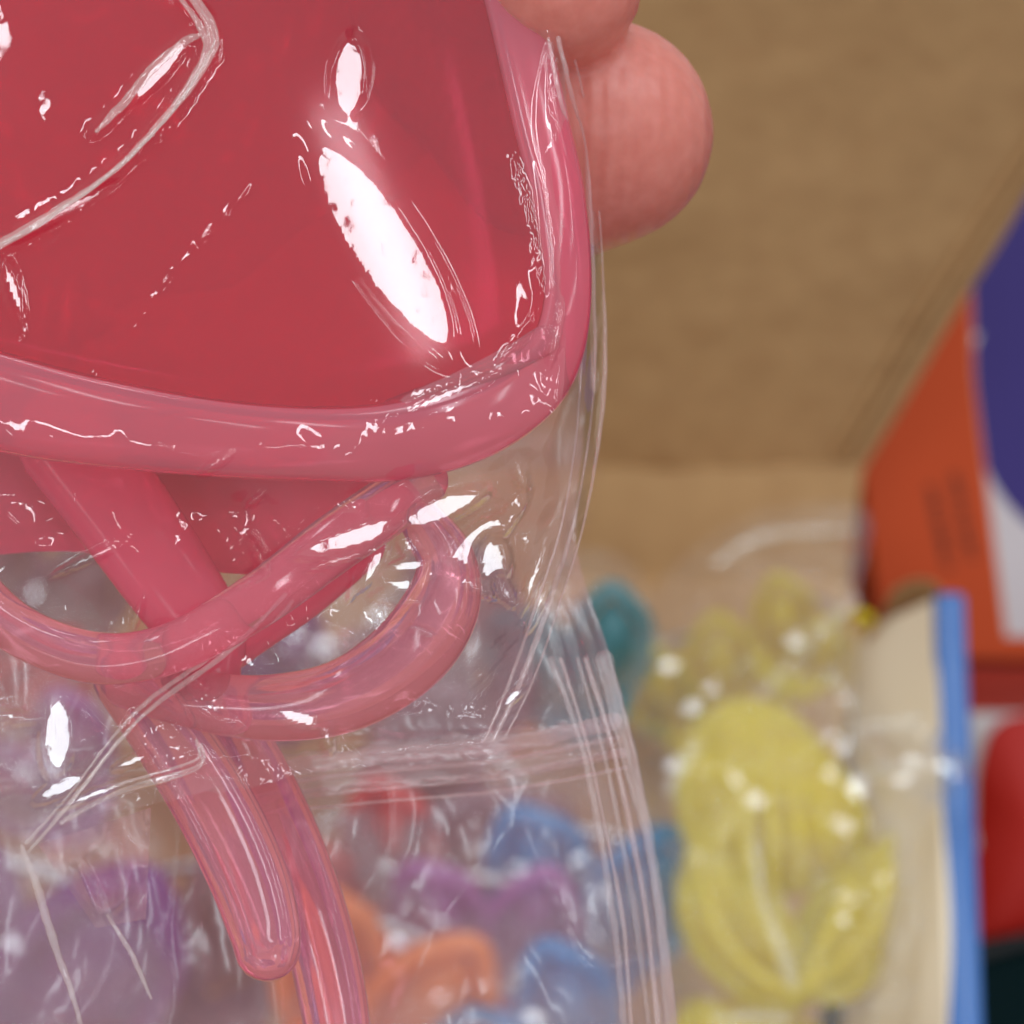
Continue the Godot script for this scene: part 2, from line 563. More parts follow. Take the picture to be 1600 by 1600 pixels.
func crumple(px: float, py: float) -> float:
	var k := 0.012 + 0.13 * smoothstep(560.0, 700.0, py)
	k += 1.3 * exp(-(pow((px - 680.0) / 210.0, 2.0) + pow((py - 860.0) / 130.0, 2.0)))
	k += 0.8 * exp(-(pow((px - 90.0) / 200.0, 2.0) + pow((py - 1190.0) / 120.0, 2.0)))
	k += 0.6 * smoothstep(1000.0, 1150.0, py)
	k += 0.5 * smoothstep(780.0, 900.0, px) * smoothstep(300.0, 600.0, py)
	k += 0.10 * smoothstep(250.0, 0.0, px) * smoothstep(500.0, 350.0, py)
	k += 0.25 * smoothstep(720.0, 800.0, py)
	return k

func film_z(px: float, py: float) -> float:
	var z := film_base(px, py)
	var k := crumple(px, py)
	z += k * (0.55 * noise_b.get_noise_2d(px, py) + 0.9 * noise_d.get_noise_2d(px, py * 1.1) + 0.04 * noise_c.get_noise_2d(px * 1.1, py))
	z += 0.02 * noise_a.get_noise_2d(px * 0.7, py * 0.7) + ridges(px, py)
	z += 0.35 * smoothstep(800.0, 900.0, px) * noise_b.get_noise_2d(px * 3.2, py * 0.55 + 200.0)
	for g in GLINTS:
		var dx: float = px - g[0]
		var dy: float = py - g[1]
		var ca := cos(g[4])
		var sa := sin(g[4])
		var a: float = (dx * ca + dy * sa) / g[2]
		var b: float = (-dx * sa + dy * ca) / g[3]
		var r := a * a + b * b
		if r > 1.9:
			continue
		var m := smoothstep(1.35, 0.92, sqrt(r))
		var aim: float = (REF - depth_on(px, py, glint_z[g], glint_n[g])) * 1000.0 + 0.010 * noise_a.get_noise_2d(px * 3.0, py * 3.0) - (dx * dx + dy * dy) / (PXMM * PXMM) / 4000.0
		z = lerpf(z, aim, m)
	return z

var glint_n := {}
var glint_z := {}

var creases := []
func ridges(px: float, py: float) -> float:
	var h := 0.0
	for c in creases:
		var box: Rect2 = c[2]
		if not box.has_point(Vector2(px, py)):
			continue
		var pts: PackedVector2Array = c[0]
		var best := 1e9
		var p := Vector2(px + 6.0 * noise_a.get_noise_2d(px * 3.0, py * 3.0), py + 6.0 * noise_a.get_noise_2d(px * 3.0 + 300.0, py * 3.0))
		for k in pts.size() - 1:
			best = minf(best, p.distance_squared_to(Geometry2D.get_closest_point_to_segment(p, pts[k], pts[k + 1])))
		h = maxf(h, c[1] / PXMM * 0.8 * exp(-best / (c[1] * c[1] * 0.5)))
	return h

func fold_rows(pts: Array, w: float, lift: float, flat := 0.5) -> Array:
	var rows := []
	for q in pts:
		rows.append([q[0], q[1], d(film_z(q[0], q[1]) + lift), w * (q[2] if q.size() > 2 else 1.0), w / PXMM * flat])
	return rows

func build_bag() -> void:
	var o := F(500, 700, 2)
	for g in GLINTS:
		var z := film_base(g[0], g[1])
		var p := F(g[0], g[1], z)
		var h := ((eye - p).normalized() + (lamps[g[5]] - p).normalized()).normalized()
		glint_n[g] = h
		glint_z[g] = F(g[0], g[1], z + (0.9 if g[1] > 700.0 else 0.4))
	var t := thing("clear_bag", "crumpled clear plastic bag wrapped round the pink hair claw, its seal hanging below", "bag", o)
	var folds := [
		[[[-40, 405], [60, 350], [180, 265], [270, 170], [322, 90], [326, 50], [300, 10], [270, -30]], 18.0, 0],
		[[[150, 205, 0.4], [190, 165], [240, 105], [290, 65], [312, 55, 0.5]], 16.0, 0],
		[[[450, 930, 0.5], [400, 975], [330, 1030], [240, 1095], [180, 1155], [110, 1245], [45, 1320]], 17.0, 1],
		[[[95, 1275], [180, 1232], [260, 1208], [312, 1188], [310, 1160, 0.4]], 12.0, 1],
		[[[0, 1245], [25, 1290], [45, 1325]], 6.0, 0],
		[[[90, 896, 0.5], [140, 874], [195, 850, 0.5]], 9.0, 0],
		[[[385, 845, 0.5], [400, 872], [421, 886], [410, 902], [372, 922, 0.5]], 6.0, 0],
		[[[480, 868, 0.5], [530, 840], [580, 822], [645, 806, 0.6]], 14.0, 0],
		[[[482, 872, 0.6], [560, 856], [620, 838], [645, 828, 0.6]], 7.0, 0],
		[[[632, 802], [690, 776], [740, 768], [790, 752], [830, 764]], 8.0, 0],
		[[[830, 764], [826, 740], [815, 728, 0.5]], 7.0, 0],
		[[[640, 806], [672, 840], [688, 880], [740, 914], [795, 934, 0.5]], 8.0, 0],
		[[[690, 888], [740, 848], [790, 818], [812, 796, 0.5]], 13.0, 0],
		[[[797, 818], [786, 850], [794, 880], [797, 930, 0.5]], 9.0, 0],
		[[[545, 930, 0.5], [556, 896], [574, 866]], 8.0, 1],
		[[[600, 880, 0.5], [592, 906], [610, 930, 0.6]], 10.0, 1],
		[[[650, 905, 0.5], [700, 906], [728, 934, 0.4]], 8.0, 0],
		[[[430, 1114, 0.6], [490, 1118], [512, 1140], [518, 1168, 0.4]], 12.0, 0],
		[[[856, 458, 0.5], [880, 440], [893, 480], [884, 520], [862, 550, 0.6]], 4.0, 1],
		[[[150, 582, 0.5], [260, 440], [385, 292, 0.4]], 4.0, 1],
		[[[890, 60], [908, 150], [931, 240], [939, 400], [942, 600], [914, 800], [871, 950], [829, 1065], [789, 1156]], 5.0, 1],
		[[[500, 1196, 0.4], [600, 1180], [700, 1166], [790, 1157]], 7.0, 1],
		[[[740, 1110], [760, 1080], [800, 1075], [830, 1050]], 5.0, 1],
		[[[690, 1150], [720, 1090], [770, 1040], [860, 930]], 5.0, 1],
		[[[760, 1040], [790, 1100], [795, 1150]], 5.0, 1],
		[[[10, 430, 0.5], [20, 470], [35, 520, 0.4]], 7.0, 0],
		[[[255, 700], [330, 720], [345, 706, 0.5]], 6.0, 1],
		[[[860, 60], [868, 160], [880, 300], [884, 400], [870, 440, 0.5]], 5.0, 1],
		[[[780, 560], [840, 470], [826, 330], [800, 240]], 4.0, 1],
		[[[160, 1040, 0.5], [215, 1085], [300, 1160], [400, 1250]], 5.0, 1],
	]
	for f in folds:
		var pts := PackedVector2Array()
		for k in 25:
			var q := catmull(f[0].map(func(a): return [a[0], a[1]]), k / 24.0)
			pts.append(Vector2(q[0], q[1]))
		var box := Rect2(pts[0], Vector2.ZERO)
		for p in pts:
			box = box.expand(p)
		creases.append([pts, f[1], box.grow(f[1] * 2.0 + 8.0)])
	# front sheet
	var rows := 300
	var cols := 240
	var v := PackedVector3Array()
	var uv := PackedVector2Array()
	for r in rows:
		var f := float(r) / (rows - 1)
		var e := catmull(RIGHT_EDGE, f)
		var left := lerpf(-330, 1345, f)
		for c in cols:
			var u := float(c) / (cols - 1)
			var px := lerpf(-280, e[0], u)
			var py := lerpf(left, e[1], u)
			py += smoothstep(0.9, 1.0, f) * 10.0 * noise_a.get_noise_1d(px * 1.2)
			px += u * u * 5.0 * noise_a.get_noise_1d(py * 1.7 + 500.0)
			v.append(F(px, py, film_z(px, py)))
			uv.append(Vector2(px, py) / 75.0)
	part("front_sheet", to_mesh(v, grid_index(rows, cols), uv, o, false), M.film, t)
	for k in v.size():
		var q := uv[k] * 75.0
		v[k] += (v[k] - eye).normalized() * (0.00025 + 0.00022 * (1.0 + noise_c.get_noise_2d(q.x * 0.9 + 50.0, q.y * 0.6)) * (crumple(q.x, q.y) + 0.45))
	part("inner_sheet", to_mesh(v, grid_index(rows, cols), uv, o, false), M.film_soft, t)
	# rear sheet with the flat end below the seal
	var back := [[900, -330], [905, 200], [915, 600], [900, 800], [908, 890], [955, 1030], [1000, 1210], [1036, 1430], [1060, 1600], [1076, 1760]]
	rows = 260
	cols = 160
	v = PackedVector3Array()
	uv = PackedVector2Array()
	for r in rows:
		var f := float(r) / (rows - 1)
		var e := catmull(back, f)
		for c in cols:
			var u := float(c) / (cols - 1)
			var px := lerpf(-280, e[0], u)
			var py := lerpf(lerpf(-330, 1760, f), e[1], u)
			var z := -17.0 + 5.0 * smoothstep(700, 1150, py)
			z += 0.5 * noise_b.get_noise_2d(px * 0.8 + 900.0, py * 0.5) + 0.22 * noise_d.get_noise_2d(px * 0.5 + 400.0, py * 0.3) * smoothstep(1150.0, 1300.0, py) + 0.12 * noise_a.get_noise_2d(px, py * 0.4)
			var near_edge: float = e[0] - px
			z += 0.35 * sin(near_edge * 0.22) * smoothstep(95.0, 60.0, near_edge) * smoothstep(900, 1100, py)
			z += 0.3 * exp(-pow((py - 1200.0 + 0.06 * (px - 600.0)) / 14.0, 2.0)) + 0.3 * exp(-pow((py - 1160.0 + 0.06 * (px - 600.0)) / 9.0, 2.0))
			v.append(F(px, py, z))
			uv.append(Vector2(px, py) / 500.0)
	part("rear_sheet", to_mesh(v, grid_index(rows, cols), uv, o, false), M.film_back, t)
	# folds where the film doubles over
	for k in folds.size():
		if k in [0, 1, 2, 3]:
			var f: Array = folds[k]
			if k in [0, 2, 3]:
				for w in ([[-5.0, 4.0], [4.0, -3.0], [9.0, -8.0]] if k == 0 else [[-4.0, -3.0], [4.0, 4.0], [0.0, 11.0]]):
					part("fold", sweep(fold_rows(f[0].map(func(a): return [a[0] + w[0] + 4.0 * noise_a.get_noise_2d(a[0] * 3.0, w[0] * 50.0), a[1] + w[1], 0.4 + 0.8 * absf(noise_a.get_noise_2d(a[1] * 2.0, w[0] * 40.0))]), 14.0 if k == 0 else 9.0, 0.2, 0.3), 70, o, true, true, 12, 1.6, 0.5), M.fold, t)
				continue
			part("fold", sweep(fold_rows(f[0], f[1] * (0.8 if k != 20 else 0.5), 0.1, 0.35), 60, o, true, true, 12, 2.0, 0.5), M.fold if f[2] == 0 else M.fold_soft, t)
	for w in [[0.0, 9.0], [-16.0, 12.0], [-34.0, 8.0]]:
		part("edge_fold", sweep(fold_rows(folds[20][0].map(func(a): return [a[0] + w[0] + 9.0 * noise_a.get_noise_2d(a[1] * 1.6, w[0] * 30.0), a[1], 0.3 + 1.2 * absf(noise_a.get_noise_2d(a[1] * 1.3, w[0] * 60.0))]), w[1], 0.15, 0.25), 80, o, true, true, 12, 1.6, 0.5), M.fold_soft, t)
	# seams of the sealed end and pleats down its edge, on the rear sheet
	for k in 4:
		var y := 1150.0 + 24.0 * k
		var rows2 := []
		for q in [[430 - 20 * k, 52], [600, 30], [780, 14], [960 + 6 * k, -22]]:
			rows2.append([q[0], y + q[1], d(-12.4), [34.0, 9.0, 20.0, 7.0][k] * (0.7 + 0.6 * absf(noise_a.get_noise_2d(q[0] * 2.0, k * 50.0))), 0.15])
		part("seam", sweep(rows2, 30, o, true, true, 10, 2.0, 0.4), M.fold_soft, t)
	part("seal_band", sweep([[300, 1222, d(-12.2), 40, 0.1], [480, 1206, d(-12.2), 66, 0.1], [700, 1184, d(-12.2), 74, 0.1], [860, 1164, d(-12.2), 74, 0.1], [935, 1156, d(-12.2), 50, 0.1]], 60, o, true, true, 14, 2.0, 0.5), M.film_soft, t)
	for k in 5:
		var rows3 := []
		for q in [[952, 1030], [985, 1160], [1015, 1300], [1040, 1440], [1056, 1600], [1070, 1740]]:
			rows3.append([q[0] - 8.0 - [0.0, 22.0, 36.0, 60.0, 71.0][k] - (3.0 * k if q[1] < 1100 else 0.0) + 7.0 * noise_a.get_noise_2d(q[1] * 0.9, k * 90.0), q[1], d(-11.6 + 0.3 * k), [40.0, 8.0, 14.0, 6.0, 20.0][k] * (0.5 + 0.9 * absf(noise_a.get_noise_2d(q[1] * 2.0, k * 70.0 + 400.0)) + (0.4 if k % 2 else 0.0)), 0.2])
		part("pleat", sweep(rows3, 40, o, true, true, 10, 2.0, 0.4), M.film_soft if k % 2 == 0 else M.fold_soft, t)
	# the torn flap and the twisted strip at lower left
	part("torn_flap", torn(o), M.film_back, t)
	part("twisted_strip", sweep([[34, 1322, d(3), 6, 0.3], [62, 1400, d(2.6), 14, 0.5], [90, 1490, d(2.2), 11, 0.4], [118, 1570, d(2), 8, 0.4], [140, 1660, d(1.6), 5, 0.3]], 60, o, true, true, 12, 1.6, 0.5), M.fold, t)
	part("twisted_strip", sweep([[168, 1430, d(1), 5, 0.2], [205, 1490, d(0.6), 8, 0.2], [236, 1560, d(0), 4, 0.2]], 30, o, true, true, 10, 2.0, 0.4), M.fold, t)

func torn(o: Vector3) -> ArrayMesh:
	var v := PackedVector3Array()
	var uv := PackedVector2Array()
	var n := 40
	for r in n:
		for c in n:
			var a := float(c) / (n - 1)
			var b := float(r) / (n - 1)
			var top := Vector2(60, 1320).lerp(Vector2(236, 1262), a)
			var low := Vector2(150, 1500).lerp(Vector2(226, 1442), a) if a > 0.0 else Vector2(150, 1500)
			low = Vector2(96, 1372).lerp(Vector2(150, 1450), minf(1.0, a * 2.0)) if a < 0.5 else Vector2(150, 1450).lerp(Vector2(228, 1436), a * 2.0 - 1.0)
			var p := top.lerp(low, b)
			v.append(F(p.x, p.y, 1.0 + 1.6 * noise_b.get_noise_2d(p.x * 1.6, p.y * 1.6) + 2.0 * a))
			uv.append(p / 500.0)
	return to_mesh(v, grid_index(n, n), uv, o, false)

# ---------------------------------------------------------------- the hand
func build_hand() -> void:
	var o := F(640, -300, -20)
	var t := thing("person", "hand of a person, two bent fingertips pinching the bag's right edge", "hand", o)
	# bones: start, end (px, py, z in mm) and radii in mm
	var bones := [
		[[940, 208, -13], [880, 220, -14], 8.2, 8.6], [[880, 215, -14], [740, 60, -20], 8.4, 8.8], [[740, 60, -20], [640, -330, -30], 8.8, 9.6],
		[[1010, 250, -16], [905, 250, -15], 4.2, 6.8],
		[[872, -28, -4], [800, -70, -9], 5.9, 6.8], [[800, -70, -9], [620, -250, -22], 6.8, 8.6], [[620, -250, -22], [520, -520, -30], 8.6, 9.4],
		[[640, -330, -30], [480, -900, -34], 10.5, 16.0], [[520, -520, -30], [300, -900, -34], 10.0, 16.0], [[300, -620, -30], [100, -950, -34], 9.5, 16.0],
		[[300, -720, -30], [420, -560, -26], 9.0, 7.5], [[120, -740, -30], [220, -600, -27], 7.5, 6.5], [[120, -640, -30], [60, -950, -34], 8.0, 14.0],
		[[480, -900, -34], [120, -950, -34], 16.0, 16.0],
		[[560, -1200, -20], [520, -1020, 6], 11.0, 9.5], [[520, -1020, 6], [430, -860, 12], 9.5, 7.6],
	]
	var a := PackedVector3Array()
	var b := PackedVector3Array()
	var inv := face.inverse()
	for k in bones:
		a.append(inv * (F(k[0][0], k[0][1], k[0][2]) - o) * 1000.0)
		b.append(inv * (F(k[1][0], k[1][1], k[1][2]) - o) * 1000.0)
	part("skin", nets(a, b, bones, 1.0, 1.3, o), M.skin, t)

func nets(a: PackedVector3Array, b: PackedVector3Array, bones: Array, cell: float, blend: float, o: Vector3) -> ArrayMesh:
	var lo := Vector3.INF
	var hi := -Vector3.INF
	for k in a.size():
		for p in [a[k], b[k]]:
			var r: float = maxf(bones[k][2], bones[k][3]) + 3.0
			lo = lo.min(p - Vector3.ONE * r)
			hi = hi.max(p + Vector3.ONE * r)
	var nx := int((hi.x - lo.x) / cell) + 2
	var ny := int((hi.y - lo.y) / cell) + 2
	var nz := int((hi.z - lo.z) / cell) + 2
	var f := PackedFloat32Array()
	f.resize(nx * ny * nz)
	f.fill(1000.0)
	for k in a.size():
		var r0: float = bones[k][2]
		var r1: float = bones[k][3]
		var reach := maxf(r0, r1) + 4.0
		var l := ((a[k].min(b[k]) - Vector3.ONE * reach - lo) / cell).floor()
		var h := ((a[k].max(b[k]) + Vector3.ONE * reach - lo) / cell).ceil()
		var ab := b[k] - a[k]
		var len2 := ab.length_squared()
		for x in range(maxi(0, int(l.x)), mini(nx, int(h.x) + 1)):
			for y in range(maxi(0, int(l.y)), mini(ny, int(h.y) + 1)):
				for z in range(maxi(0, int(l.z)), mini(nz, int(h.z) + 1)):
					var p := lo + Vector3(x, y, z) * cell
					var s := clampf((p - a[k]).dot(ab) / len2, 0.0, 1.0)
					var dd := p.distance_to(a[k] + ab * s) - lerpf(r0, r1, s)
					if dd > 4.0:
						continue
					var i := (x * ny + y) * nz + z
					var e := f[i]
					var w := maxf(blend - absf(e - dd), 0.0) / blend
					f[i] = minf(e, dd) - w * w * blend * 0.25
	var at := {}
	var v := PackedVector3Array()
	var sx := ny * nz
	for x in nx - 1:
		for y in ny - 1:
			for z in nz - 1:
				var i := x * sx + y * nz + z
				var inside := 0
				for q in 8:
					if f[i + (sx if q & 1 else 0) + (nz if q & 2 else 0) + (1 if q & 4 else 0)] < 0.0:
						inside += 1
				if inside == 0 or inside == 8:
					continue
				var sum := Vector3.ZERO
				var cnt := 0
				for q in 8:
					for axis in [1, 2, 4]:
						if q & axis:
							continue
						var q2: int = q | axis
						var g0 := f[i + (sx if q & 1 else 0) + (nz if q & 2 else 0) + (1 if q & 4 else 0)]
						var g1 := f[i + (sx if q2 & 1 else 0) + (nz if q2 & 2 else 0) + (1 if q2 & 4 else 0)]
						if (g0 < 0.0) != (g1 < 0.0):
							var c0 := Vector3(1 if q & 1 else 0, 1 if q & 2 else 0, 1 if q & 4 else 0)
							var c1 := Vector3(1 if q2 & 1 else 0, 1 if q2 & 2 else 0, 1 if q2 & 4 else 0)
							sum += c0.lerp(c1, clampf(g0 / (g0 - g1), 0, 1))
							cnt += 1
				at[i] = v.size()
				v.append(lo + (Vector3(x, y, z) + sum / cnt) * cell)
	var idx := PackedInt32Array()
	for x in range(1, nx - 1):
		for y in range(1, ny - 1):
			for z in range(1, nz - 1):
				var i := x * sx + y * nz + z
				var in0 := f[i] < 0.0
				for axis in 3:
					var step := [sx, nz, 1][axis] as int
					if in0 == (f[i + step] < 0.0):
						continue
					var u := [nz, 1, sx][axis] as int
					var w := [1, sx, nz][axis] as int
					if not (at.has(i) and at.has(i - u) and at.has(i - w) and at.has(i - u - w)):
						continue
					var q := [at[i], at[i - u], at[i - u - w], at[i - w]]
					if in0:
						idx.append_array([q[0], q[2], q[1], q[0], q[3], q[2]])
					else:
						idx.append_array([q[0], q[1], q[2], q[0], q[2], q[3]])
	for k in v.size():
		v[k] = o + face * (v[k] * 0.001)
	return to_mesh(v, idx, PackedVector2Array(), o)

# ---------------------------------------------------------------- the open carton
func build_shelf() -> void:
	var o := MeshInstance3D.new()
	o.name = "shelf"
	var m := BoxMesh.new()
	m.size = Vector3(1.6, 0.02, 1.0)
	o.mesh = m
	o.material_override = M.dark
	o.position = Vector3(0, -0.16, -0.05)
	add_child(o)
	o.set_meta("kind", "structure")
	o.set_meta("label", "dark shop shelf under the cartons")

var back_at: Vector3
func build_carton() -> void:
	var o := Vector3(0, 0, 0)
	var floor_p := Vector3(0, 0, 0)
	var crease := on_plane(1150, 726, floor_p, Vector3.UP)
	back_at = crease
	o = Vector3(0, 0, crease.z)
	var t := thing("display_carton", "open brown cardboard display carton with a tall back panel and a cream right side", "carton", o)
	# tall back panel, its right edge slanting outwards
	var lean := Vector3(0, 0.12, 1.0).normalized()
	var q := []
	for p in [[-700, -500], [1962, -300], [1346, 742], [-700, 700]]:
		q.append(on_plane(p[0], p[1], crease, lean))
	var n := 60
	var v := PackedVector3Array()
	for sidek in 2:
		for r in n:
			for c in n:
				var a := float(c) / (n - 1)
				var b := float(r) / (n - 1)
				var p: Vector3 = (q[0] as Vector3).lerp(q[1], a).lerp((q[3] as Vector3).lerp(q[2], a), b)
				var dent := 0.0012 * noise_a.get_noise_2d(p.x * 9000.0 * 0.2, p.y * 9000.0 * 0.2) + 0.0008 * noise_a.get_noise_2d(p.x * 5000.0, p.y * 1500.0)
				v.append(p + lean * (dent - (0.003 if sidek == 1 else 0.0)))
	var idx := grid_index(n, n)
	var back := grid_index(n, n, false, n * n)
	for k in range(0, back.size(), 3):
		idx.append_array([back[k], back[k + 2], back[k + 1]])
	for k in n - 1:
		for e in [[k, k + 1], [(n - 1) * n + k + 1, (n - 1) * n + k], [(k + 1) * n, k * n], [k * n + n - 1, (k + 1) * n + n - 1]]:
			idx.append_array([e[0], e[0] + n * n, e[1], e[1], e[0] + n * n, e[1] + n * n])
	part("back_panel", to_mesh(v, idx, PackedVector2Array(), o), M.kraft, t)
	# doubled edge of the panel
	for k in 2:
		var rows := []
		for p in [[1352, 716], [1440, 572], [1530, 424], [1640, 256], [1800, 10]]:
			var w := on_plane(p[0] - 16.0 - 26.0 * k, p[1] - 8.0, crease, lean) + lean * 0.0012
			rows.append([p[0] - 16.0 - 26.0 * k, p[1] - 8.0, -(face.inverse() * (w - eye)).z, 62.0 - 14 * k, 2.4 - k])
		part("edge_fold", sweep(rows, 40, o, true, true, 12, 2.0, 0.12), M.kraft, t)
	# floor, from the crease forward
	var left := -0.16
	var ns := Vector3(0, 0.62, 0.78).normalized()
	var foot := on_plane(1150, 900, crease, ns)
	floor_p = foot
	part("fold_panel", slab([Vector3(left, crease.y, crease.z), Vector3(on_plane(1346, 742, crease, lean).x, crease.y, crease.z), Vector3(on_plane(1338, 990, floor_p, Vector3.UP).x, foot.y, foot.z), Vector3(left, foot.y, foot.z)], 0.003, o), M.kraft, t)
	var far_low := on_plane(1338, 990, floor_p, Vector3.UP)
	var near_low := on_plane(1230, 2100, floor_p, Vector3.UP)
	part("floor_panel", slab([Vector3(left, foot.y, foot.z), Vector3(far_low.x, foot.y, foot.z), far_low, near_low], 0.003, o), M.kraft, t)
	part("front_floor", slab([Vector3(left, foot.y - 0.0005, foot.z), near_low + Vector3(0, -0.0005, 0), Vector3(near_low.x, foot.y - 0.0005, 0.25), Vector3(left, foot.y - 0.0005, 0.25)], 0.003, o), M.kraft, t)
	var base := BoxMesh.new()
	base.size = Vector3(near_low.x - left - 0.01, 0.14 + foot.y, 0.2 - foot.z)
	var bp := part("base", base, M.kraft, t)
	bp.position = Vector3((near_low.x + left) / 2, (foot.y - 0.004 - 0.148) / 2 , (0.2 + foot.z) / 2) - o
	part("left_panel", slab([Vector3(left, 0.0, 0.22), Vector3(left, 0.07, 0.22), Vector3(left, 0.11, crease.z + 0.004), Vector3(left, 0.0, crease.z + 0.004)], 0.003, o), M.kraft, t)
	# cream right side: top edge from far to near, and its foot inside the carton
	var far_top := W(1462, 935, 0.375)
	var near_top := W(1482, 1760, 0.315)
	part("right_panel", slab([W(1340, 988, 0.398), far_top, near_top, W(1310, 1800, 0.350)], 0.003, o), M.cream, t)
	var lip := sweep([[1483, 934, 0.3745, 120, 3.0], [1487, 1080, 0.364, 126, 3.2], [1494, 1260, 0.350, 130, 3.2], [1502, 1480, 0.335, 130, 3.2], [1510, 1760, 0.314, 130, 3.2]], 50, o, false, false, 16, 2.4)
	part("blue_lip", lip, M.blue_print, t)
	# the torn corner curling up behind the lip
	v = PackedVector3Array()
	n = 24
	for sidek in 2:
		for r in 8:
			for c in n:
				var a := float(c) / (n - 1)
				var w: Array = catmull([[1352, 985], [1376, 962], [1392, 925], [1424, 906], [1458, 908], [1476, 930]], a)
				var rr := float(r) / 7.0
				v.append(W(w[0] - 8.0 * rr, w[1] + 62.0 * rr * (1.0 - a * 0.4), 0.39 - 0.014 * a + 0.012 * rr + 0.0022 * sidek))
	idx = grid_index(8, n)
	back = grid_index(8, n, false, 8 * n)
	for k in range(0, back.size(), 3):
		idx.append_array([back[k], back[k + 2], back[k + 1]])
	for k in n - 1:
		for e in [[k, k + 1], [7 * n + k + 1, 7 * n + k]]:
			idx.append_array([e[0], e[0] + 8 * n, e[1], e[1], e[0] + 8 * n, e[1] + 8 * n])
	for k in 7:
		for e in [[(k + 1) * n, k * n], [k * n + n - 1, (k + 1) * n + n - 1]]:
			idx.append_array([e[0], e[0] + 8 * n, e[1], e[1], e[0] + 8 * n, e[1] + 8 * n])
	part("curled_corner", to_mesh(v, idx, PackedVector2Array(), o), M.kraft, t)

# ---------------------------------------------------------------- packages beside it
func printed(im: Image, rough: float) -> StandardMaterial3D:
	var m := matt(Color.WHITE, rough, 0.35)
	m.albedo_texture = ImageTexture.create_from_image(im)
	m.texture_repeat = false
	return m

func build_packages() -> void:
	# orange carton: print in its own flat units, 0..1 across and down
	var s := 512
	var im := Image.create(s, s, false, Image.FORMAT_RGB8)
	var orange := Color(0.72, 0.26, 0.08)
	for y in s:
		for x in s:
			var u := float(x) / s
			var w := float(y) / s
			var c := orange
			if u > 0.385 and w < 0.955:
				c = Color(0.78, 0.74, 0.75)
				var e := Vector2((u - 0.72) / 0.36, (w - 0.46) / 0.31)
				if e.length() < 1.0:
					c = Color(0.22, 0.17, 0.44)
				elif w < 0.3:
					c = Color(0.22, 0.17, 0.44)
				if u < 0.392:
					c = Color(0.80, 0.55, 0.42)
			im.set_pixel(x, y, c)
	var ink := Color(0.22, 0.10, 0.06)
	for line in 2:
		var y := 0
		while y < 92:
			var h := rng.randi_range(4, 9)
			for row in 8:
				if rng.randf() < 0.8:
					im.fill_rect(Rect2i(100 + 40 * line + row * 2 + y / 7, 322 - 14 * line + y, 2, h), ink)
			y += h + 2
	var o := W(1500, 800, 0.47)
	var t := thing("product_box", "orange box with a big purple disc and white print, behind the carton's right edge", "box", o)
	part("box_body", slab([W(1290, 300, 0.475), W(1860, 260, 0.475), W(1880, 1040, 0.475), W(1380, 1030, 0.475)], 0.05, o, 0.0008), printed(im, 0.55), t)
	o = W(1600, 1070, 0.47)
	t = thing("flat_box", "flat dark red box lying under the orange box", "box", o)
	part("box_body", slab([W(1400, 1034, 0.478), W(1900, 1040, 0.478), W(1900, 1078, 0.470), W(1400, 1074, 0.470)], 0.05, o, 0.0005), M.carton_edge, t)
	part("lid", slab([W(1396, 1078, 0.466), W(1900, 1082, 0.466), W(1900, 1118, 0.458), W(1396, 1110, 0.458)], 0.055, o, 0.0008), M.carton_edge, t)
	# white package with a red domed front
	o = W(1650, 1290, 0.45)
	t = thing("red_package", "white package with a rounded bright red front below the flat red box", "package", o)
	part("backing_card", slab([W(1512, 1112, 0.452), W(1900, 1116, 0.452), W(1900, 1330, 0.4445), W(1520, 1330, 0.4445)], 0.02, o, 0.0008), M.white_card, t)
	part("red_front", shell([[1524, 1290, 0.446], [1532, 1190, 0.447], [1566, 1126, 0.448], [1660, 1118, 0.448], [1780, 1150, 0.448], [1800, 1290, 0.446], [1790, 1450, 0.444], [1660, 1490, 0.443], [1540, 1500, 0.443], [1514, 1430, 0.444]], 6.0, 8.0, o), M.red_lid, t)
	o = W(1650, 1540, 0.43)
	t = thing("black_box", "black and dark teal box at the foot of the red package", "box", o)
	part("box_body", slab([W(1490, 1472, 0.440), W(1900, 1400, 0.440), W(1920, 1760, 0.410), W(1490, 1760, 0.410)], 0.05, o, 0.001), M.black_teal, t)
	part("grey_band", sweep([[1500, 1500, 0.436, 60, 0.6], [1600, 1470, 0.436, 60, 0.6], [1760, 1430, 0.436, 60, 0.6]], 20, o), M.dark, t)

